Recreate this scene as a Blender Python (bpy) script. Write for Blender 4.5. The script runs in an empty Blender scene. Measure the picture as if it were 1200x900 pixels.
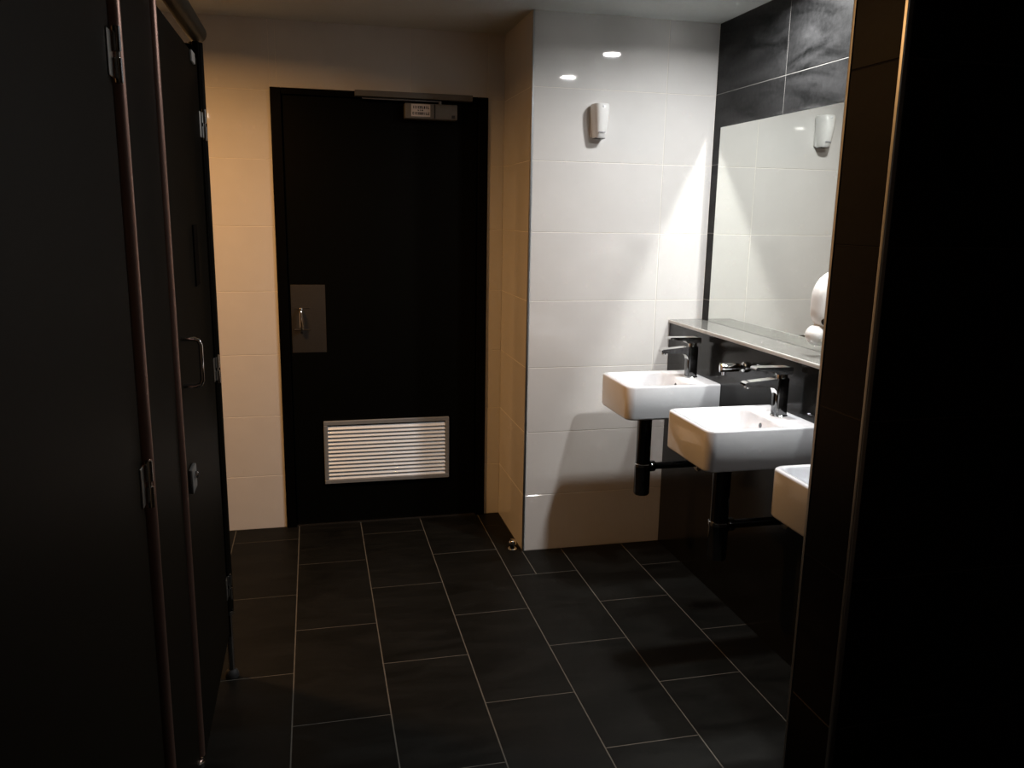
import bpy, bmesh, math, random
from mathutils import Vector, Matrix

random.seed(7)
scene = bpy.context.scene
C = scene.collection

# ------------------------------------------------------------------ camera
YAW, PITCH, ROLL, CAM_H, FOCAL_PX = math.radians(13.656), math.radians(11.615), math.radians(0.9965), 1.534, 962.4
fw = Vector((math.sin(YAW) * math.cos(PITCH), math.cos(YAW) * math.cos(PITCH), -math.sin(PITCH)))
rt = Vector((math.cos(YAW), -math.sin(YAW), 0.0))
up = rt.cross(fw)
r2 = rt * math.cos(ROLL) + up * math.sin(ROLL)
u2 = -rt * math.sin(ROLL) + up * math.cos(ROLL)
cd = bpy.data.cameras.new('camera')
cd.sensor_fit = 'HORIZONTAL'
cd.sensor_width = 36.0
cd.lens = FOCAL_PX / 1200.0 * 36.0
cd.clip_start = 0.02
cam = bpy.data.objects.new('camera', cd)
C.objects.link(cam)
cam.matrix_world = Matrix(((r2.x, u2.x, -fw.x, 0), (r2.y, u2.y, -fw.y, 0), (r2.z, u2.z, -fw.z, CAM_H), (0, 0, 0, 1)))
scene.camera = cam

# ------------------------------------------------------------------ world, exposure, render behaviour
w = bpy.data.worlds.new('world')
scene.world = w
w.use_nodes = True
w.node_tree.nodes['Background'].inputs[0].default_value = (0.0, 0.0, 0.0, 1)
w.node_tree.nodes['Background'].inputs[1].default_value = 0.0
vs = scene.view_settings
vs.view_transform = 'Standard'
vs.look = 'None'
vs.exposure = 0.0
vs.gamma = 1.0
vs.use_curve_mapping = False
cy = scene.cycles
cy.caustics_reflective = True
cy.blur_glossy = 0.0
cy.sample_clamp_indirect = 0.0
cy.max_bounces = 10
cy.diffuse_bounces = 5
cy.glossy_bounces = 6
cy.use_guiding = True
cy.guiding_training_samples = 64

# lamps of the room: (x, y, watts, colour); each is built as a downlight fixture further down
CEIL = 2.36
LAMPS = {
    'vanity_far': (1.53, 2.722, 15.0, (1.0, 0.995, 0.985)),
    'vanity_near': (1.53, 1.97, 15.0, (1.0, 0.995, 0.985)),
    'passage': (-0.66, 2.92, 25.5, (1.0, 0.50, 0.17)),
    'cubicle': (-0.90, -0.05, 0.35, (1.0, 0.93, 0.82)),
}

# ------------------------------------------------------------------ layout numbers (metres)
YD, YW, YN = 3.996, 3.481, -1.3          # door wall, white end wall, wall behind the camera
XL, XR, XC = -1.75, 1.746, 0.909         # left wall, mirror wall, corner of the white wall
XP = 1.586                               # face of the boxed panel that carries the basins
PITCH_Z = 0.2985                         # tile course
Z0 = 0.2705
COURSES = [0.0] + [Z0 + PITCH_Z * k for k in range(7)] + [CEIL]

# ------------------------------------------------------------------ materials
def nodes(name):
    m = bpy.data.materials.new(name)
    m.use_nodes = True
    nt = m.node_tree
    b = nt.nodes['Principled BSDF']
    return m, nt, b

def plain(name, col, rough=0.5, metal=0.0, spec=0.5, noise=0.0, nscale=40.0, bump=0.0, coat=0.0):
    m, nt, b = nodes(name)
    b.inputs['Roughness'].default_value = rough
    b.inputs['Metallic'].default_value = metal
    b.inputs['Specular IOR Level'].default_value = spec
    b.inputs['Coat Weight'].default_value = coat
    b.inputs['Coat Roughness'].default_value = 0.05
    tc = nt.nodes.new('ShaderNodeTexCoord')
    n = nt.nodes.new('ShaderNodeTexNoise')
    n.inputs['Scale'].default_value = nscale
    n.inputs['Detail'].default_value = 4
    nt.links.new(tc.outputs['Object'], n.inputs['Vector'])
    r = nt.nodes.new('ShaderNodeValToRGB')
    r.color_ramp.elements[0].position = 0.3
    r.color_ramp.elements[1].position = 0.7
    r.color_ramp.elements[0].color = tuple(c * (1 - noise) for c in col) + (1,)
    r.color_ramp.elements[1].color = tuple(min(1, c * (1 + noise)) for c in col) + (1,)
    nt.links.new(n.outputs['Fac'], r.inputs['Fac'])
    nt.links.new(r.outputs['Color'], b.inputs['Base Color'])
    if bump:
        bp = nt.nodes.new('ShaderNodeBump')
        bp.inputs['Strength'].default_value = bump
        bp.inputs['Distance'].default_value = 0.002
        nt.links.new(n.outputs['Fac'], bp.inputs['Height'])
        nt.links.new(bp.outputs['Normal'], b.inputs['Normal'])
    return m

def slate(name, c0, c1, rough, spec=0.5, vein=0.0):
    """dark split-stone tile: cloudy noise shifted per tile plus stretched veins"""
    m, nt, b = nodes(name)
    L = nt.links.new
    tc = nt.nodes.new('ShaderNodeTexCoord')
    oi = nt.nodes.new('ShaderNodeObjectInfo')
    sc = nt.nodes.new('ShaderNodeVectorMath'); sc.operation = 'SCALE'
    cx = nt.nodes.new('ShaderNodeCombineXYZ')
    L(oi.outputs['Random'], cx.inputs[0]); L(oi.outputs['Random'], cx.inputs[1])
    L(cx.outputs[0], sc.inputs[0]); sc.inputs['Scale'].default_value = 37.0
    ad = nt.nodes.new('ShaderNodeVectorMath'); ad.operation = 'ADD'
    L(tc.outputs['Object'], ad.inputs[0]); L(sc.outputs[0], ad.inputs[1])
    mp = nt.nodes.new('ShaderNodeMapping')
    mp.inputs['Rotation'].default_value = (0, 0, 0.85)
    mp.inputs['Scale'].default_value = (2.0, 7.0, 4.0)
    L(ad.outputs[0], mp.inputs['Vector'])
    n1 = nt.nodes.new('ShaderNodeTexNoise')
    n1.inputs['Scale'].default_value = 1.4; n1.inputs['Detail'].default_value = 8; n1.inputs['Distortion'].default_value = 1.2
    L(mp.outputs[0], n1.inputs['Vector'])
    n2 = nt.nodes.new('ShaderNodeTexNoise')
    n2.inputs['Scale'].default_value = 55; n2.inputs['Detail'].default_value = 5
    L(ad.outputs[0], n2.inputs['Vector'])
    mx = nt.nodes.new('ShaderNodeMath'); mx.operation = 'MULTIPLY_ADD'
    L(n2.outputs['Fac'], mx.inputs[0]); mx.inputs[1].default_value = 0.3
    L(n1.outputs['Fac'], mx.inputs[2])
    r = nt.nodes.new('ShaderNodeValToRGB')
    r.color_ramp.elements[0].position = 0.42; r.color_ramp.elements[1].position = 0.88
    r.color_ramp.elements[0].color = tuple(c0) + (1,); r.color_ramp.elements[1].color = tuple(c1) + (1,)
    L(mx.outputs[0], r.inputs['Fac'])
    L(r.outputs['Color'], b.inputs['Base Color'])
    b.inputs['Specular IOR Level'].default_value = spec
    rr = nt.nodes.new('ShaderNodeMapRange')
    rr.inputs['To Min'].default_value = rough - 0.08; rr.inputs['To Max'].default_value = rough + 0.1
    L(n1.outputs['Fac'], rr.inputs['Value']); L(rr.outputs[0], b.inputs['Roughness'])
    bu = nt.nodes.new('ShaderNodeBump'); bu.inputs['Strength'].default_value = 0.25; bu.inputs['Distance'].default_value = 0.003
    L(mx.outputs[0], bu.inputs['Height']); L(bu.outputs['Normal'], b.inputs['Normal'])
    return m

def emitter(name, col, strength):
    m, nt, b = nodes(name)
    b.inputs['Base Color'].default_value = (0.8, 0.8, 0.8, 1)
    b.inputs['Emission Color'].default_value = tuple(col) + (1,)
    b.inputs['Emission Strength'].default_value = strength
    return m

M = {}
M['cream_tile'] = plain('cream_tile', (0.70, 0.688, 0.674), 0.035, spec=0.5, noise=0.025, nscale=6)
M['grout_pale'] = plain('grout_pale', (0.80, 0.77, 0.72), 0.8, noise=0.05)
M['floor_slate'] = slate('floor_slate', (0.0026, 0.0027, 0.0022), (0.0085, 0.0086, 0.0078), 0.50, 0.08)
M['wall_slate'] = slate('wall_slate', (0.0015, 0.0018, 0.0017), (0.036, 0.036, 0.037), 0.45, 0.10)
M['dark_slate'] = slate('dark_slate', (0.004, 0.0035, 0.003), (0.011, 0.0095, 0.0085), 0.42, 0.10)
M['grout_floor'] = plain('grout_floor', (0.075, 0.070, 0.058), 0.85, noise=0.15, nscale=30)
M['grout_wall'] = plain('grout_wall', (0.20, 0.195, 0.185), 0.85, noise=0.1)
M['grout_dark'] = plain('grout_dark', (0.03, 0.026, 0.023), 0.85, noise=0.1)
M['ceiling_paint'] = plain('ceiling_paint', (0.55, 0.585, 0.575), 0.75, noise=0.03, nscale=90, bump=0.05)
M['wall_paint'] = plain('wall_paint', (0.50, 0.44, 0.37), 0.6, noise=0.03)
M['door_black'] = plain('door_black', (0.0016, 0.0018, 0.0014), 0.5, spec=0.06, noise=0.1)
M['frame_black'] = plain('frame_black', (0.0012, 0.0012, 0.001), 0.45, spec=0.06, noise=0.05)
M['chrome'] = plain('chrome', (0.72, 0.72, 0.72), 0.07, metal=1.0, noise=0.01)
M['black_chrome'] = plain('black_chrome', (0.16, 0.16, 0.16), 0.09, metal=1.0, noise=0.02)
M['steel'] = plain('steel', (0.30, 0.28, 0.26), 0.36, metal=1.0, noise=0.04, nscale=120)
M['aluminium'] = plain('aluminium', (0.62, 0.60, 0.57), 0.33, metal=1.0, noise=0.03)
M['grey_metal'] = plain('grey_metal', (0.15, 0.15, 0.146), 0.5, metal=0.3, noise=0.04)
M['louvre'] = plain('louvre', (0.80, 0.86, 0.92), 0.45, metal=0.15, noise=0.02)
M['vent_frame'] = plain('vent_frame', (0.30, 0.32, 0.34), 0.4, metal=0.3, noise=0.03)
M['pale_edge'] = plain('pale_edge', (0.55, 0.55, 0.53), 0.3, noise=0.03)
M['trim_metal'] = plain('trim_metal', (0.52, 0.54, 0.56), 0.32, metal=1.0, noise=0.03)
M['ceramic'] = plain('ceramic', (0.78, 0.795, 0.83), 0.12, spec=0.5, noise=0.01, coat=0.4)
M['white_plastic'] = plain('white_plastic', (0.78, 0.78, 0.77), 0.28, noise=0.01)
M['grey_print'] = plain('grey_print', (0.30, 0.30, 0.32), 0.5, noise=0.05)
M['black_plastic'] = plain('black_plastic', (0.01, 0.01, 0.01), 0.4, noise=0.05)
M['panel_laminate'] = plain('panel_laminate', (0.007, 0.0072, 0.0065), 0.16, spec=0.28, noise=0.08, nscale=14)
M['ledge_stone'] = plain('ledge_stone', (0.16, 0.16, 0.15), 0.10, spec=0.6, noise=0.25, nscale=70)
M['mirror_glass'] = plain('mirror_glass', (0.755, 0.77, 0.735), 0.0, metal=1.0, noise=0.0)
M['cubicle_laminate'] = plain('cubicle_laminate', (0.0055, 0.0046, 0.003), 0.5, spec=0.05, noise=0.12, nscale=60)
M['cubicle_trim'] = plain('cubicle_trim', (0.30, 0.185, 0.15), 0.32, metal=0.85, noise=0.05)
M['rail_metal'] = plain('rail_metal', (0.030, 0.030, 0.023), 0.45, metal=0.2, noise=0.05)
M['dark_plate'] = plain('dark_plate', (0.0016, 0.0015, 0.0012), 0.6, spec=0.03, noise=0.05)
M['paper'] = plain('paper', (0.55, 0.50, 0.48), 0.7, noise=0.03)
M['ink'] = plain('ink', (0.008, 0.008, 0.008), 0.7, noise=0.05)
M['rubber'] = plain('rubber', (0.012, 0.012, 0.012), 0.7, noise=0.1)
M['lens_white'] = emitter('lens_white', (1, 0.97, 0.93), 55)
M['lens_warm'] = emitter('lens_warm', (1, 0.66, 0.30), 12)

# ------------------------------------------------------------------ mesh helpers
class MB:
    """collects shapes in world coordinates; build() links them as ONE mesh object under a parent"""
    def __init__(self):
        self.bm = bmesh.new()

    def box(self, x0, x1, y0, y1, z0, z1, bev=0.0, seg=2):
        t = bmesh.new()
        v = [t.verts.new((x, y, z)) for x in (x0, x1) for y in (y0, y1) for z in (z0, z1)]
        for f in ((0, 1, 3, 2), (4, 6, 7, 5), (0, 4, 5, 1), (2, 3, 7, 6), (0, 2, 6, 4), (1, 5, 7, 3)):
            t.faces.new([v[i] for i in f])
        if bev > 0:
            bmesh.ops.bevel(t, geom=list(t.edges), offset=bev, segments=seg, profile=0.5, affect='EDGES')
        return self._add(t)

    def _add(self, t):
        bmesh.ops.recalc_face_normals(t, faces=list(t.faces))
        me = bpy.data.meshes.new('tmp'); t.to_mesh(me); t.free()
        self.bm.from_mesh(me); bpy.data.meshes.remove(me)
        return self

    def loops(self, rings, cap0=True, cap1=True):
        """bridge closed rings of equal length"""
        t = bmesh.new()
        R = [[t.verts.new(p) for p in ring] for ring in rings]
        n = len(R[0])
        for a, b in zip(R[:-1], R[1:]):
            for i in range(n):
                t.faces.new((a[i], a[(i + 1) % n], b[(i + 1) % n], b[i]))
        if cap0: t.faces.new(R[0])
        if cap1: t.faces.new(R[-1])
        return self._add(t)

    def tube(self, pts, rad, n=16):
        pts = [Vector(p) for p in pts]
        rads = rad if isinstance(rad, (list, tuple)) else [rad] * len(pts)
        rings = []
        prev = None
        for i, p in enumerate(pts):
            a = pts[max(i - 1, 0)]; b = pts[min(i + 1, len(pts) - 1)]
            d = (b - a).normalized()
            if prev is None:
                ref = Vector((0, 0, 1)) if abs(d.z) < 0.9 else Vector((1, 0, 0))
                u = d.cross(ref).normalized()
            else:
                u = (prev - d * prev.dot(d)).normalized()
            prev = u
            v = d.cross(u)
            rings.append([p + (u * math.cos(2 * math.pi * k / n) + v * math.sin(2 * math.pi * k / n)) * rads[i] for k in range(n)])
        return self.loops(rings)

    def lathe(self, base, axis, prof, n=24):
        """prof: list of (radius, height along axis)"""
        base = Vector(base); d = Vector(axis).normalized()
        ref = Vector((0, 0, 1)) if abs(d.z) < 0.9 else Vector((1, 0, 0))
        u = d.cross(ref).normalized(); v = d.cross(u)
        rings = [[base + d * h + (u * math.cos(2 * math.pi * k / n) + v * math.sin(2 * math.pi * k / n)) * max(r, 1e-4) for k in range(n)] for r, h in prof]
        return self.loops(rings)

    def build(self, name, mat, parent=None, sharp=35):
        o0 = Vector((0, 0, 0))
        p = parent
        while p is not None:
            o0 += p.location
            p = p.parent
        bmesh.ops.translate(self.bm, verts=list(self.bm.verts), vec=-o0)
        me = bpy.data.meshes.new(name)
        self.bm.to_mesh(me); self.bm.free()
        me.materials.append(M[mat])
        for f in me.polygons: f.use_smooth = True
        me.set_sharp_from_angle(angle=math.radians(sharp))
        o = bpy.data.objects.new(name, me)
        C.objects.link(o)
        o.parent = parent
        return o

def tag(o, label=None, cat=None, group=None, kind=None):
    if label: o['label'] = label
    if cat: o['category'] = cat
    if group: o['group'] = group
    if kind: o['kind'] = kind
    return o

def thing(name, loc, label, cat, group=None):
    o = bpy.data.objects.new(name, None)
    o.empty_display_size = 0.1
    C.objects.link(o)
    o.location = loc
    return tag(o, label, cat, group)

def copy_tree(o, parent=None):
    c = o.copy()
    C.objects.link(c)
    c.parent = parent
    for ch in list(o.children):
        copy_tree(ch, c)
    return c

def rrect(x0, x1, y0, y1, z, rl, rh, n=6):
    """rounded rectangle ring; rl = radius of the corners at x0, rh = at x1"""
    pts = []
    for cx, cy, r, a0 in ((x1 - rh, y1 - rh, rh, 0), (x0 + rl, y1 - rl, rl, 90), (x0 + rl, y0 + rl, rl, 180), (x1 - rh, y0 + rh, rh, 270)):
        for k in range(n + 1):
            a = math.radians(a0 + 90 * k / n)
            pts.append((cx + r * math.cos(a), cy + r * math.sin(a), z))
    return pts

# ---- tiles: real pieces, one object each, alike pieces share their mesh
TILE_CACHE = {}
def tile_mesh(wd, ht, th, ch, mat):
    key = (round(wd, 4), round(ht, 4), th, ch, mat)
    if key in TILE_CACHE:
        return TILE_CACHE[key]
    t = bmesh.new()
    b = [t.verts.new(p) for p in ((0, 0, -th), (wd, 0, -th), (wd, ht, -th), (0, ht, -th))]
    m = [t.verts.new(p) for p in ((0, 0, -ch), (wd, 0, -ch), (wd, ht, -ch), (0, ht, -ch))]
    f = [t.verts.new(p) for p in ((ch, ch, 0), (wd - ch, ch, 0), (wd - ch, ht - ch, 0), (ch, ht - ch, 0))]
    t.faces.new(f)
    for i in range(4):
        j = (i + 1) % 4
        t.faces.new((b[i], b[j], m[j], m[i]))
        t.faces.new((m[i], m[j], f[j], f[i]))
    me = bpy.data.meshes.new('tile')
    t.to_mesh(me); t.free()
    me.materials.append(M[mat])
    TILE_CACHE[key] = me
    return me

def tiles(parent, origin, u, v, us_by_row, vs, mat, gap, holes=(), name='wall_tile', th=0.006, ch=0.0008, rows=None):
    """lay tiles on the plane origin+u*a+v*b facing u x v; us_by_row(row) gives the joint positions along u"""
    u, v = Vector(u), Vector(v)
    n = u.cross(v)
    g = gap / 2
    for r in range(len(vs) - 1):
        us = us_by_row(r)
        for a0, a1 in zip(us[:-1], us[1:]):
            pieces = [(a0, a1, vs[r], vs[r + 1])]
            for hx0, hx1, hy0, hy1 in holes:
                out = []
                for x0, x1, y0, y1 in pieces:
                    if hx1 <= x0 or hx0 >= x1 or hy1 <= y0 or hy0 >= y1:
                        out.append((x0, x1, y0, y1)); continue
                    if hx0 > x0 + .004: out.append((x0, hx0, y0, y1))
                    if hx1 < x1 - .004: out.append((hx1, x1, y0, y1))
                    mx0, mx1 = max(x0, hx0), min(x1, hx1)
                    if hy1 < y1 - .004: out.append((mx0, mx1, hy1, y1))
                    if hy0 > y0 + .004: out.append((mx0, mx1, y0, hy0))
                pieces = out
            for x0, x1, y0, y1 in pieces:
                wd, ht = x1 - x0 - gap, y1 - y0 - gap
                if wd < .006 or ht < .006: continue
                o = bpy.data.objects.new(name, tile_mesh(wd, ht, th, ch, mat))
                C.objects.link(o)
                o.parent = parent
                p = Vector(origin) + u * (x0 + g) + v * (y0 + g) + n * random.uniform(-0.00025, 0.00025)
                o.matrix_local = Matrix(((u.x, v.x, n.x, p.x), (u.y, v.y, n.y, p.y), (u.z, v.z, n.z, p.z), (0, 0, 0, 1)))

def struct(name, label, cat, mat, *boxes):
    m = MB()
    for b in boxes: m.box(*b)
    return tag(m.build(name, mat), label, cat, kind='structure')

GR = 0.0012   # grout sits this far below the tile faces

# ================================================================== SETTING
floor = struct('floor', 'dark slate tiled floor laid in a running bond with pale grout lines', 'floor', 'grout_floor',
               (XL - .1, XR + .1, YN - .1, YD + .1, -0.12, -GR))
ceiling = struct('ceiling', 'plain white painted ceiling over the washroom', 'ceiling', 'ceiling_paint',
                 (XL - .1, XR + .1, YN - .1, YD + .1, CEIL, CEIL + .1))
# floor tiles 300 x 600, long side away from the camera
fx0 = -0.1047
cols = [fx0 + .3 * k for k in range(-6, 7)]
for k in range(-6, 7):
    a0, a1 = fx0 + .3 * k, fx0 + .3 * (k + 1)
    a0, a1 = max(a0, XL), min(a1, XR)
    if a1 - a0 < .01: continue
    ph = 3.525 if k % 2 == 0 else 3.228
    ys = [y for y in (ph + .6 * j for j in range(-7, 3)) if -0.4 < y < YD]
    ys = [ys[0]] + ys[1:] + [YD]
    tiles(floor, (0, 0, 0), (1, 0, 0), (0, 1, 0), lambda r, a0=a0, a1=a1: [a0, a1], ys, 'floor_slate', 0.0042, name='floor_tile',
          holes=[(XC, 5, YW, 5)])

# door wall
DX0, DX1, DZ = -0.164, 0.830, 2.075
wall_back = struct('wall_back', 'cream glazed tile wall around the black door', 'wall', 'grout_pale',
                   (XL - .1, DX0, YD + GR, YD + .12, 0, CEIL), (DX1, XC + .05, YD + GR, YD + .12, 0, CEIL),
                   (DX0, DX1, YD + GR, YD + .12, DZ, CEIL))
bx = [-1.75, -1.334, -.734, -.134, .466, XC]
tiles(wall_back, (0, YD, 0), (1, 0, 0), (0, 0, 1), lambda r: bx, COURSES, 'cream_tile', 0.0025,
      holes=[(DX0, DX1, -1, DZ)])
# the return beside the door and the white end wall form one boxed-out corner
wall_alcove = struct('wall_alcove', 'narrow cream tiled side of the door recess', 'wall', 'grout_pale',
                     (XC + GR, XC + .06, YW + .004, YD, 0, CEIL))
tiles(wall_alcove, (XC, YD, 0), (0, -1, 0), (0, 0, 1), lambda r: [0, YD - YW - .009], COURSES, 'cream_tile', 0.0025)
wall_vanity = struct('wall_vanity', 'white glossy tiled wall at the far end of the basins', 'wall', 'grout_pale',
                     (XC + .004, XR + .1, YW + GR, YW + .06, 0, CEIL))
tiles(wall_vanity, (0, YW, 0), (1, 0, 0), (0, 0, 1), lambda r: [XC + .008, 1.5125, XR], COURSES, 'cream_tile', 0.0028)
# dark wall that carries the mirror
wall_right = struct('wall_right', 'charcoal slate tiled wall above and around the long mirror', 'wall', 'grout_wall',
                    (XR + GR, XR + .1, YN, YW + .004, 0, CEIL))
tiles(wall_right, (XR, YW, 0), (0, -1, 0), (0, 0, 1), lambda r: [0, YW - 2.925, YW - 2.325, YW - 1.725, YW - 1.345],
      [.90, 1.1705, 1.469, 1.7675, 2.066, CEIL], 'wall_slate', 0.0035)
# nib wall near the camera, right
NX, NY0, NY1 = 0.922, 1.2, 1.343
wall_nib = struct('wall_nib', 'black tiled stub wall with metal corner strips nearest the camera on the right', 'wall', 'grout_dark',
                  (NX + GR, XR, NY0 + GR, NY1 - GR, 0, CEIL))
NC = [0.0, .2975, .596, .8945, 1.193, 1.4915, 1.79, 2.0885, CEIL]
tiles(wall_nib, (0, NY0, 0), (1, 0, 0), (0, 0, 1), lambda r: [NX + .009, 1.47, XR], NC, 'dark_slate', 0.0022)
tiles(wall_nib, (NX, NY1, 0), (0, -1, 0), (0, 0, 1), lambda r: [.009, NY1 - NY0 - .009], NC, 'dark_slate', 0.0022)
tiles(wall_nib, (XR, NY1, 0), (-1, 0, 0), (0, 0, 1), lambda r: [0, .6, XR - NX - .009], NC, 'dark_slate', 0.0022)
wall_left = struct('wall_left', 'cream wall behind the toilet cubicles', 'wall', 'wall_paint', (XL - .1, XL, YN, YD, 0, CEIL))
wall_front = struct('wall_front', 'cream wall behind the camera', 'wall', 'wall_paint', (XL - .1, XR + .1, YN - .1, YN, 0, CEIL))

# metal corner strips
def corner_strip(name, label, x, y, sx, sy, z1=CEIL, wd=0.009, r=0.003):
    """L-shaped tile edging with a rounded nose; sx, sy point out of the wall corner"""
    m = MB()
    ring = [(x - sx * wd, y)]
    for k in range(7):
        a = math.pi / 2 * (1 - k / 6)
        ring.append((x - sx * r + sx * r * math.cos(a), y - sy * r + sy * r * math.sin(a)))
    ring += [(x, y - sy * wd), (x - sx * .004, y - sy * wd), (x - sx * .004, y - sy * .004), (x - sx * wd, y - sy * .004)]
    t = bmesh.new()
    lo = [t.verts.new((px, py, 0.0)) for px, py in ring]
    hi = [t.verts.new((px, py, z1)) for px, py in ring]
    for k in range(len(ring)):
        q = (k + 1) % len(ring)
        t.faces.new((lo[k], lo[q], hi[q], hi[k]))
    m._add(t)
    return tag(m.build(name, 'trim_metal'), label, 'trim', kind='structure')
corner_strip('trim_1', 'bright metal corner strip on the edge of the white tiled wall', XC - .0012, YW - .0012, -1, -1)
corner_strip('trim_2', 'copper-tinted metal strip on the near edge of the black stub wall', NX - .0012, NY0 - .0012, -1, -1)
corner_strip('trim_3', 'thin metal strip on the far edge of the black stub wall', NX - .0012, NY1 + .0012, -1, 1)

# ================================================================== DOOR
door = bpy.data.objects.new('door_1', None); C.objects.link(door)
door.location = ((DX0 + DX1) / 2, YD, 0)
tag(door, 'black painted door with a louvred vent and overhead closer', 'door', kind='structure')
FW = 0.047
m = MB().box(DX0, DX0 + FW, YD - .012, YD + .11, 0, DZ, .002, 1)
m.build('jamb', 'frame_black', door)
m = MB().box(DX1 - FW, DX1, YD - .012, YD + .11, 0, DZ, .002, 1)
m.build('jamb', 'frame_black', door)
m = MB().box(DX0 + FW, DX1 - FW, YD - .012, YD + .11, DZ - .028, DZ, .002, 1)
m.build('head_jamb', 'frame_black', door)
LY = YD + .004
leaf = MB().box(DX0 + FW + .003, DX1 - FW - .003, LY, LY + .04, .008, DZ - .031, .001, 1).build('door_leaf', 'door_black', door)
MB().box(DX0 + FW, DX1 - FW, YD - .002, YD + .06, 0, .006).build('threshold', 'steel', door)
# handle plate
plate = MB().box(-.107, .052, LY - .003, LY + .001, .873, 1.196, .0012, 1).build('handle_plate', 'steel', door)
tag(plate, 'brushed steel handle plate')
hd = MB()
hd.tube([(-.062, LY - .003, 1.083), (-.062, LY - .030, 1.083), (-.062, LY - .040, 1.075), (-.062, LY - .042, 1.06), (-.062, LY - .042, 1.01),
         (-.062, LY - .040, .995), (-.062, LY - .030, .987), (-.062, LY - .003, .987)], .0075, 12)
hd.build('pull_handle', 'chrome', plate)
MB().box(-.095, -.02, LY - .006, LY - .003, 1.085, 1.089).build('reflection_bar', 'chrome', plate)  # reflection lines on the plate, put in as two thin raised strips
MB().box(-.095, -.02, LY - .006, LY - .003, .983, .987).build('reflection_bar', 'chrome', plate)
MB().lathe((-.062, LY - .003, .970), (0, -1, 0), [(.006, 0), (.006, .002)], 12).build('keyhole', 'black_plastic', plate)
# vent grille
gx0, gx1, gz0, gz1 = .026, .645, .213, .532
m = MB()
fb = .020
m.box(gx0, gx1, LY - .014, LY + .001, gz1 - fb, gz1, .002, 1)
m.box(gx0, gx1, LY - .014, LY + .001, gz0, gz0 + fb, .002, 1)
m.box(gx0, gx0 + fb, LY - .014, LY + .001, gz0 + fb, gz1 - fb, .002, 1)
m.box(gx1 - fb, gx1, LY - .014, LY + .001, gz0 + fb, gz1 - fb, .002, 1)
grille = m.build('vent_grille', 'vent_frame', door)
tag(grille, 'silver louvred air vent low in the door')
MB().box(gx0 + .01, gx1 - .01, LY - .0025, LY - .0005, gz0 + .01, gz1 - .01).build('vent_backing', 'black_plastic', grille)
NB = 14
zz0, zz1 = gz0 + fb + .002, gz1 - fb - .004
stp = (zz1 - zz0) / NB
blade_me = None
for i in range(NB):
    zb = zz0 + stp * i
    if blade_me is None:
        b = MB()
        xa, xb_ = gx0 + fb, gx1 - fb
        # a blade that slopes down towards the room, so its upper face catches the ceiling light
        prof = [(LY - .0135, zb), (LY - .0135, zb + .0014), (LY - .003, zb + .0158), (LY - .003, zb + .0138)]
        b.loops([[(x, y, z) for y, z in prof] for x in (xa, xb_)])
        ob = b.build('louvre_blade', 'louvre', grille)
        blade_me = ob
    else:
        ob = blade_me.copy(); C.objects.link(ob); ob.parent = grille
        ob.location = (0, 0, stp * i)
# closer
body = MB().box(.431, .675, LY - .055, LY, 1.962, 2.030, .004, 2).build('closer_body', 'grey_metal', door)
tag(body, 'grey box of the overhead door closer')
MB().box(.566, .572, LY - .0558, LY - .054, 1.964, 2.028).build('closer_seam', 'black_plastic', body)
MB().box(.648, .664, LY - .0558, LY - .054, 1.968, 1.982).build('closer_badge', 'black_plastic', body)
stick = MB().box(.460, .548, LY - .0562, LY - .0548, 1.972, 2.026).build('sticker', 'paper', body)
tag(stick, 'pale sticker with illegible dark print')
pm = MB()
rs = random.Random(3)
def glyph_row(x, x1, z0, z1):
    while x < x1:
        wd = rs.uniform(.005, .0085)
        st = .0033
        k = rs.choice('ELHOI')
        if k in 'ELHO': pm.box(x, x + st, LY - .0568, LY - .0560, z0, z1)
        if k == 'I': pm.box(x + wd / 2 - st / 2, x + wd / 2 + st / 2, LY - .0568, LY - .0560, z0, z1)
        if k in 'HO': pm.box(x + wd - st, x + wd, LY - .0568, LY - .0560, z0, z1)
        if k in 'EL': pm.box(x, x + wd, LY - .0568, LY - .0560, z0, z0 + st)
        if k in 'EO': pm.box(x, x + wd, LY - .0568, LY - .0560, z1 - st, z1)
        x += wd + .0022
glyph_row(.468, .536, 2.006, 2.018)
glyph_row(.490, .510, 1.996, 2.002)
glyph_row(.466, .538, 1.979, 1.991)
tag(pm.build('sticker_print', 'ink', body), kind=None)
MB().box(.590, .604, LY - .040, LY - .022, 2.030, 2.046, .002, 1).build('closer_spindle', 'steel', door)
MB().box(.240, .604, LY - .036, LY - .026, 2.040, 2.047, .001, 1).build('closer_arm', 'steel', door)
MB().box(.207, .748, YD - .050, YD - .012, 2.050, 2.076, .002, 1).build('closer_track', 'grey_metal', door)

# door stop on the floor
ds = thing('door_stop', (.868, 3.512, 0), 'small chrome door stop on the floor by the white wall corner', 'door stop')
MB().lathe((.868, 3.512, 0), (0, 0, 1), [(.022, 0), (.022, .004), (.019, .007), (.012, .008)], 20).build('base', 'chrome', ds)
MB().lathe((.868, 3.512, .006), (0, 0, 1), [(.011, 0), (.011, .020)], 16).build('stem', 'black_chrome', ds)
MB().lathe((.868, 3.512, .024), (0, 0, 1), [(.012, 0), (.019, .003), (.019, .012), (.016, .019), (.009, .024), (.001, .025)], 20).build('cap', 'chrome', ds)

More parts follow.
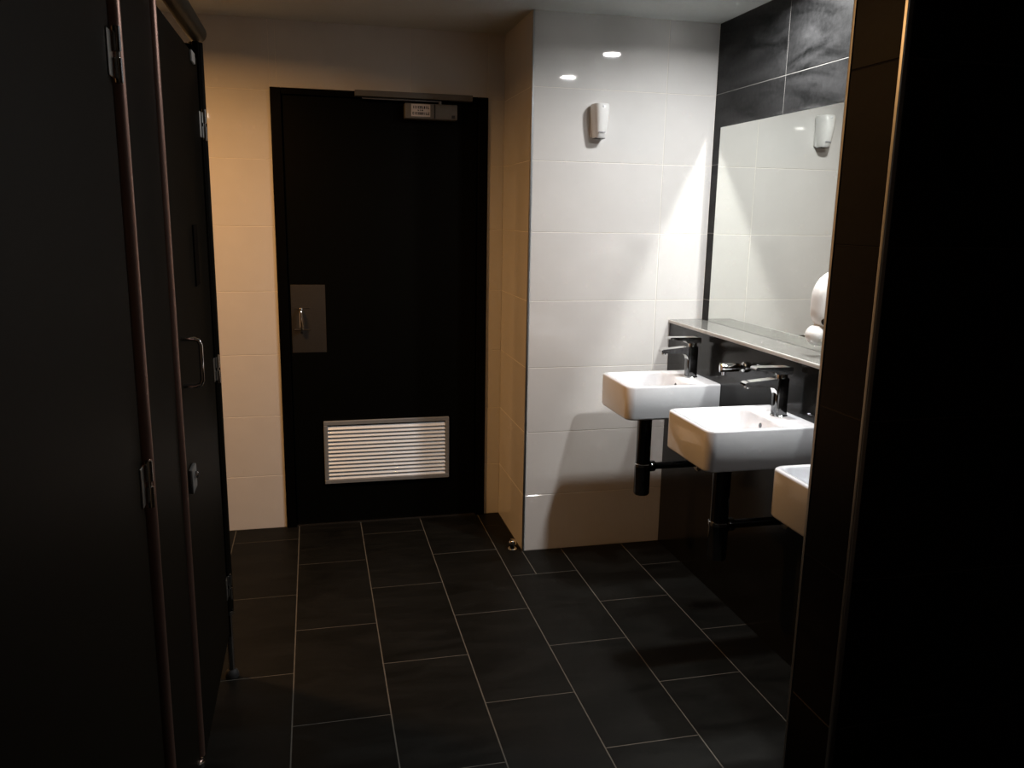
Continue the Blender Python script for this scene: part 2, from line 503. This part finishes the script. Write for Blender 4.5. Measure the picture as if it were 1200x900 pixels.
# ================================================================== BASIN PANEL, MIRROR
bp_ = thing('basin_panel', (XP + .08, (NY1 + YW) / 2, 0), 'long black boxed panel with a stone shelf that carries the basins', 'panel')
PY0, PY1 = NY1 + .001, YW - .0015
MB().box(XP, XP + .018, PY0, PY1, 0, 1.062, .0008, 1).build('front_panel', 'panel_laminate', bp_)
MB().box(XP - .001, XR - .0005, PY0, PY1, 1.062, 1.078, .0012, 1).build('shelf', 'ledge_stone', bp_)
tag(MB().box(XP - .0065, XP - .001, PY0, PY1, 1.063, 1.078, .0024, 3).build('edge_strip', 'pale_edge', bp_), 'thin pale edge strip of the shelf')
mir = MB().box(XR - .008, XR - .0008, PY0, 3.402, 1.0785, 1.9225, .0006, 1).build('wall_mirror', 'mirror_glass')
tag(mir, 'wide frameless mirror on the charcoal wall above the basin shelf', 'mirror')

# ================================================================== BASINS
BX0, BX1 = 1.188, XP
BW = 0.325
BZ0, BZ1 = .742, .880
SP = 0.684
BYF = 3.280           # far side of the farthest basin
def make_basin():
    y0, y1 = BYF - BW, BYF
    root = thing('wall_basin', (BX1, (y0 + y1) / 2, BZ0), '', 'basin', 'white basins along the wall')
    m = MB()
    R = .034
    def ring(ins, z, rl=R, rh=.004):
        return rrect(BX0 + ins, BX1 - .0005, y0 + ins, y1 - ins, z, max(rl - ins * .3, .006), rh)
    rings = [ring(.012, BZ0), ring(.004, BZ0 + .003), ring(.0, BZ0 + .010), ring(.0, BZ1 - .007), ring(.0015, BZ1 - .002), ring(.005, BZ1)]
    ix0, ix1, iy0, iy1 = BX0 + .018, BX1 - .118, y0 + .018, y1 - .018
    def iring(ins, z, r):
        return rrect(ix0 + ins, ix1 - ins, iy0 + ins, iy1 - ins, z, r, r)
    rings += [iring(-.003, BZ1, .030), iring(0, BZ1 - .003, .030), iring(.003, BZ1 - .012, .030), iring(.010, BZ1 - .070, .034), iring(.018, BZ1 - .088, .036),
              iring(.035, BZ1 - .096, .036), iring(.09, BZ1 - .100, .030)]
    m.loops(rings)
    m.build('bowl', 'ceramic', root, 50)
    cx, cyy = (ix0 + ix1) / 2, (y0 + y1) / 2
    d = MB().lathe((cx, cyy, BZ1 - .1005), (0, 0, 1), [(.030, 0), (.030, .002), (.024, .004), (.022, .003)], 20).build('drain', 'chrome', root)
    MB().lathe((cx, cyy, BZ1 - .098), (0, 0, 1), [(.018, 0), (.018, .003), (.006, .005)], 16).build('drain_plug', 'black_plastic', d)
    MB().lathe((ix1 - .0045, cyy, BZ1 - .032), (-1, 0, .12), [(.009, 0), (.009, .002), (.006, .0025)], 16).build('overflow', 'black_chrome', root)
    return root

def make_tap():
    y = BYF - BW / 2
    tx = 1.529
    root = thing('mixer_tap', (tx, y, BZ1), '', 'tap', 'chrome mixer taps on the basins')
    MB().lathe((tx, y, BZ1), (0, 0, 1), [(.029, 0), (.029, .003), (.026, .006), (.024, .006)], 24).build('base_ring', 'chrome', root)
    hw = .020
    m = MB()
    m.loops([rrect(tx - .024, tx + .022, y - hw, y + hw, z, .010, .010, 4) for z in (BZ1 + .006, 1.006)] +
            [rrect(tx - .023, tx + .021, y - hw + .001, y + hw - .001, 1.012, .009, .009, 4)])
    m.build('body', 'black_chrome', root, 40)
    # flat spout with a rounded inner corner
    prof = [(tx - .020, 1.012), (1.392, 1.002), (1.386, .998), (1.385, .992), (1.392, .986), (tx - .052, .983), (tx - .036, .979), (tx - .027, .970), (tx - .022, .955), (tx - .020, .950)]
    s = MB()
    s.loops([[(px, yy, pz) for px, pz in prof] for yy in (y - .017, y + .017)])
    sp = s.build('spout', 'chrome', root, 30)
    MB().lathe((1.402, y, .9875), (0, 0, -1), [(.010, 0), (.010, .007), (.008, .008)], 16).build('aerator', 'chrome', sp)
    MB().lathe((tx, y, 1.012), (0, 0, 1), [(.019, 0), (.019, .014), (.018, .016)], 24).build('cartridge', 'chrome', root)
    l = MB()
    lp = [(tx + .030, 1.026), (tx + .030, 1.048), (tx + .026, 1.051), (1.424, 1.052), (1.419, 1.048), (1.420, 1.044), (tx - .040, 1.036), (tx - .030, 1.026)]
    l.loops([[(px, yy, pz) for px, pz in lp] for yy in (y - .019, y + .019)])
    l.build('lever', 'chrome', root, 30)
    return root

def make_trap():
    y = BYF - BW / 2
    tx = 1.333
    root = thing('bottle_trap', (tx, y, .375), '', 'pipe', 'basin waste traps')
    MB().lathe((tx, y, BZ0 - .012), (0, 0, 1), [(.042, 0), (.042, .010), (.036, .0118)], 24).build('waste_flange', 'black_chrome', root)
    MB().lathe((tx, y, .515), (0, 0, 1), [(.031, 0), (.031, BZ0 - .012 - .515)], 24).build('tailpiece', 'black_chrome', root)
    MB().lathe((tx, y, .502), (0, 0, 1), [(.034, 0), (.0365, .002), (.0365, .012), (.034, .014)], 24).build('collar', 'chrome', root)
    MB().lathe((tx, y, .375), (0, 0, 1), [(.012, 0), (.030, .003), (.034, .010), (.034, .127)], 24).build('cup', 'black_chrome', root)
    MB().lathe((tx + .028, y, .500), (1, 0, 0), [(.016, 0), (.023, .004), (.024, .010), (.023, .024), (.016, .030)], 20).build('nut', 'black_chrome', root)
    MB().lathe((tx + .050, y, .500), (1, 0, 0), [(.0155, 0), (.0155, XP - tx - .0515)], 18).build('outlet_pipe', 'black_chrome', root)
    MB().lathe((XP - .0005, y, .500), (-1, 0, 0), [(.034, 0), (.034, .003), (.026, .010), (.016, .012)], 22).build('wall_flange', 'chrome', root)
    return root

def make_valve():
    y = BYF - BW / 2 - .035
    root = thing('stop_valve', (XP, y, .632), '', 'valve', 'stop valves under the basins')
    MB().lathe((XP - .0005, y, .632), (-1, 0, 0), [(.024, 0), (.024, .003), (.014, .009)], 20).build('flange', 'chrome', root)
    MB().lathe((XP - .008, y, .632), (-1, 0, 0), [(.009, 0), (.009, .030), (.012, .032), (.012, .040), (.006, .042)], 16).build('body', 'chrome', root)
    MB().lathe((XP - .027, y, .640), (0, 0, 1), [(.006, 0), (.006, .055), (.0075, .056), (.0075, .066)], 12).build('riser', 'chrome', root)
    MB().box(XP - .062, XP - .050, y - .012, y + .012, .627, .637, .003, 2).build('turn_handle', 'chrome', root)
    return root

protos = [
    (make_basin(), ['square white wall-hung basin farthest away, against the white tiled wall',
                    'square white wall-hung basin in the middle of the row',
                    'white basin nearest the camera, mostly hidden by the black stub wall']),
    (make_tap(), ['chrome lever mixer tap on the basin beside the white tiled wall',
                  'chrome lever mixer tap on the middle basin']),
    (make_trap(), ['dark chrome bottle trap under the basin beside the white tiled wall',
                   'dark chrome bottle trap under the middle basin']),
    (make_valve(), ['small chrome stop valve under the basin beside the white tiled wall',
                    'small chrome stop valve under the middle basin']),
]
for root, labels in protos:
    base = root.location.copy()
    for i, lb in enumerate(labels):
        o = root if i == 0 else copy_tree(root)
        o.location = base + Vector((0, -SP * i, 0))
        o['label'] = lb

# chrome spout on the panel between the two far basins
sx, sy, sz = XP, 2.772, .985
ss = thing('wall_spout', (sx, sy, sz), 'short chrome push spout on the black panel between the far and middle basins', 'soap spout')
MB().lathe((sx - .0005, sy, sz), (-1, 0, 0), [(.021, 0), (.021, .004), (.019, .012), (.010, .016)], 24).build('flange', 'chrome', ss)
MB().lathe((sx - .014, sy, sz), (-1, 0, 0), [(.009, 0), (.009, .022)], 16).build('neck', 'black_chrome', ss)
h = MB()
h.loops([[(x, sy + q * math.cos(a) * .020, sz + math.sin(a) * .017) for a in (math.tau * k / 20 for k in range(20))]
         for x, q in ((sx - .034, .85), (sx - .037, 1), (sx - .096, 1), (sx - .105, .8), (sx - .109, .3))])
h.build('head', 'chrome', ss, 40)
MB().lathe((sx - .092, sy, sz - .014), (0, 0, -1), [(.007, 0), (.007, .014), (.005, .016)], 14).build('nozzle', 'chrome', ss)

# ================================================================== DISPENSERS
# air freshener on the white wall
ax0, ax1, az0, az1 = 1.163, 1.236, 1.860, 2.000
af = thing('air_freshener', ((ax0 + ax1) / 2, YW, az0), 'white air freshener dispenser high on the white tiled wall', 'dispenser')
acx = (ax0 + ax1) / 2
MB().box(ax0 + .006, ax1 - .006, YW - .018, YW - .0006, az0 + .004, az1 - .004, .004, 2).build('back_plate', 'white_plastic', af)
def aring(z, wx, d0, d1):
    """cover section: flat at the back, rounded front"""
    pts = []
    for k in range(17):
        a = math.pi * k / 16
        pts.append((acx + wx * math.copysign(abs(math.cos(a)) ** .6, math.cos(a)), YW - d0 - (d1 - d0) * (abs(math.sin(a)) ** .7), z))
    return pts
c = MB()
c.loops([aring(az0 + .002, .024, .014, .062), aring(az0, .022, .014, .058), aring(az0 + .008, .0255, .014, .066), aring(az0 + .035, .029, .014, .074), aring(az0 + .080, .034, .014, .081),
         aring(az0 + .115, .0365, .014, .082), aring(az0 + .132, .0362, .014, .081), aring(az0 + .138, .034, .014, .077), aring(az0 + .140, .028, .014, .066)][1:])
cov = c.build('cover', 'white_plastic', af, 45)
MB().lathe((acx, YW - .0795, az1 - .014), (0, -1, 0), [(.005, 0), (.005, .003), (.003, .004)], 14).build('indicator', 'ceramic', cov)
lg = MB()
for k in range(6):
    lg.box(acx - .014 + k * .0049, acx - .014 + k * .0049 + .0036, YW - .0735, YW - .066, az0 + .0205, az0 + .0245)
lg.build('lettering', 'grey_print', cov)
MB().box(acx - .022, acx + .022, YW - .050, YW - .012, az0 - .0015, az0 + .001).build('outlet', 'black_plastic', af)

# soap dispenser on the mirror
dy, dz = 2.452, 1.172
sd = thing('soap_dispenser', (XR - .009, dy, dz - .05), 'rounded white soap dispenser on the mirror beside the black stub wall', 'dispenser')
mx_ = XR - .0085
def sring(z, hw, dep):
    pts = []
    for k in range(25):
        a = math.pi * k / 24
        pts.append((mx_ - dep * (abs(math.sin(a)) ** .75), dy + hw * math.copysign(abs(math.cos(a)) ** .8, math.cos(a)), z))
    return pts
b = MB()
prof = []
H = .205
for k in range(19):
    t = k / 18
    s = math.sin(math.pi * min(max(.10 + .90 * (1 - (1 - t) ** 1.0), 0), 1)) if False else 1.0
    top = math.sqrt(max(0.0, 1 - (max(0.0, (t - .52) / .48)) ** 2))
    bot = 1.0 if t > .30 else .74 + .26 * math.sin(math.pi / 2 * t / .30)
    prof.append((t, max(top, .03) * bot))
b.loops([sring(dz + H * t, .056 * max(s, .02), .100 * max(s, .02)) for t, s in prof])
bod = b.build('body', 'white_plastic', sd, 50)
wn = MB()
wn.lathe((mx_ - .066, dy - .030, dz + .030), (-.72, -.68, .1), [(.014, 0), (.014, .014), (.011, .016)], 20)
wn.build('level_window', 'black_plastic', bod)
pb = MB()
pb.lathe((mx_ - .074, dy, dz - .056), (0, 0, 1), [(.36 * .001 + .0415 * math.sin(math.pi * (k + .4) / 14.8), .0365 - .0365 * math.cos(math.pi * (k + .4) / 14.8)) for k in range(15)], 24)
pb.build('push_lever', 'white_plastic', sd, 60)
MB().box(mx_ - .05, mx_, dy - .02, dy + .02, dz - .02, dz + .01, .006, 2).build('bracket', 'white_plastic', sd)

# ================================================================== CUBICLES
XF = -0.300
TH = 0.018
def pilaster(y0, y1, label, legs, posts, post_mat='cubicle_trim'):
    root = thing('cubicle_pilaster', (XF, (y0 + y1) / 2, 0), label, 'pilaster', 'cubicle front panels')
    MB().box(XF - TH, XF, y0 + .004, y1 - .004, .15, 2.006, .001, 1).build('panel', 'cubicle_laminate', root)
    for yy in posts:
        m = MB()
        m.loops([[(XF - .009 + .020 * math.cos(a), yy + .0135 * math.sin(a), z) for a in (math.tau * k / 18 for k in range(18))] for z in (.245, 2.004)])
        m.build('edge_post', post_mat, root)
    for yy in legs:
        lg = MB().lathe((XF - .006, yy, .018), (0, 0, 1), [(.011, 0), (.011, .212)], 18).build('leg', 'chrome', root)
        MB().lathe((XF - .006, yy, .225), (0, 0, 1), [(.011, 0), (.017, .002), (.017, .014), (.011, .017)], 18).build('leg_collar', 'chrome', lg)
        MB().lathe((XF - .006, yy, 0), (0, 0, 1), [(.023, 0), (.023, .010), (.019, .020), (.0125, .026)], 20).build('leg_foot', 'rubber', lg)
    return root

pilaster(2.633, 2.668, 'narrow dark end post of the cubicles facing the black door', [2.653], [2.652], 'cubicle_laminate')
pilaster(1.515, 1.895, 'dark cubicle panel between the two cubicle doors', [1.868, 1.545], [1.528, 1.883])
pilaster(.560, .995, 'dark cubicle panel nearest the camera on the left', [], [])

def hinge(root, y, z, side):
    """side: +1 the door lies on the near side of the hinge"""
    hg = MB().lathe((XF + .006, y, z - .045), (0, 0, 1), [(.003, 0), (.0065, .002), (.0065, .040), (.0035, .041), (.0035, .049), (.0065, .050), (.0065, .088), (.003, .090)], 16).build('hinge', 'chrome', root)
    m = MB().box(XF - .004, XF - .001, y - .030, y, z - .036, z + .036, .001, 1)
    m.build('hinge_leaf', 'aluminium', hg)

def cubicle_door(y0, y1, label, hinge_y, hardware):
    root = thing('cubicle_door', (XF, (y0 + y1) / 2, .17), label, 'door', 'cubicle doors')
    XD = XF - .004
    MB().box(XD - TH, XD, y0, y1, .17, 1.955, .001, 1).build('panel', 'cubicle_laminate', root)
    for z in (1.775, 1.055, .335):
        hinge(root, hinge_y, z, 1)
    if hardware:
        # D pull standing out into the passage
        yh = 2.02
        MB().tube([(XD, yh, 1.238), (XD + .028, yh, 1.238), (XD + .038, yh, 1.234), (XD + .042, yh, 1.224), (XD + .042, yh, 1.140), (XD + .038, yh, 1.130), (XD + .028, yh, 1.126), (XD, yh, 1.126)], .0052, 12).build('pull_handle', 'chrome', root)
        # dark plate higher up
        tag(MB().box(XD - .001, XD + .004, 2.315, 2.385, 1.335, 1.495, .001, 1).build('sign_plate', 'dark_plate', root), 'dark upright plate on the cubicle door')
        lk = MB().box(XD, XD + .010, 2.00, 2.065, .865, .925, .003, 2).build('lock_box', 'grey_metal', root)
        MB().lathe((XD + .010, 2.03, .905), (1, 0, 0), [(.009, 0), (.009, .006), (.006, .009)], 16).build('lock_knob', 'chrome', lk)
        MB().box(XD, XD + .006, 2.47, 2.53, 1.925, 1.954, .001, 1).build('light_gap_chip', 'white_plastic', root)  # pale chip stands in for light showing through a gap at the door top
    return root

cubicle_door(1.920, 2.618, 'dark cubicle door with a pull handle nearest the black exit door', 2.6255, True)
cubicle_door(1.000, 1.500, 'dark cubicle door nearest the camera', 1.5045, False)

rail = MB()
ry0, ry1 = .3, 2.70
rr_ = .027
rail.tube([(XF - .006, ry0, 2.033), (XF - .006, ry1 - rr_, 2.033)] + [(XF - .006, ry1 - rr_ + rr_ * math.sin(a), 2.033) for a in (.4, .8, 1.15, 1.4, 1.55)],
          [rr_, rr_] + [rr_ * math.cos(a) for a in (.4, .8, 1.15, 1.4, 1.55)], 20)
tag(rail.build('head_rail', 'rail_metal'), 'dark round rail running along the top of the cubicle fronts', 'rail')
tag(MB().box(XL, XF - TH - .003, 2.640, 2.658, .15, 2.0, .001, 1).build('end_partition', 'cubicle_laminate'),
    'dark side partition closing off the last cubicle by the black door', 'partition')  # mostly unseen; put in to block the warm lamp's light from the cubicle

# ================================================================== DOWNLIGHTS
LBL = {
    'vanity_far': 'white recessed downlight over the gap between the far and middle basins',
    'vanity_near': 'white recessed downlight over the nearest basin',
    'passage': 'warm recessed downlight past the end of the cubicles',
    'cubicle': 'recessed downlight over the cubicles behind the camera',
}
for key, (lx, ly, watts, col) in LAMPS.items():
    root = thing('downlight', (lx, ly, CEIL), LBL[key], 'ceiling light', 'ceiling downlights')
    MB().lathe((lx, ly, CEIL - .0005), (0, 0, -1), [(.058, 0), (.057, .004), (.050, .006), (.044, .003), (.043, 0)], 32).build('trim_ring', 'white_plastic', root)
    MB().lathe((lx, ly, CEIL - .0005), (0, 0, -1), [(.0415, 0), (.0415, .0062), (.039, .0072), (.001, .0076)], 32).build('lens', 'lens_warm' if key == 'passage' else 'lens_white', root)
    ld = bpy.data.lights.new('lamp', 'AREA')
    ld.shape = 'DISK'
    ld.size = .082
    ld.energy = watts
    ld.color = col
    ld.spread = math.radians(166 if key == 'passage' else 165)
    lo = bpy.data.objects.new('lamp', ld)
    C.objects.link(lo)
    lo.parent = root
    lo.location = (0, 0, -.0092)
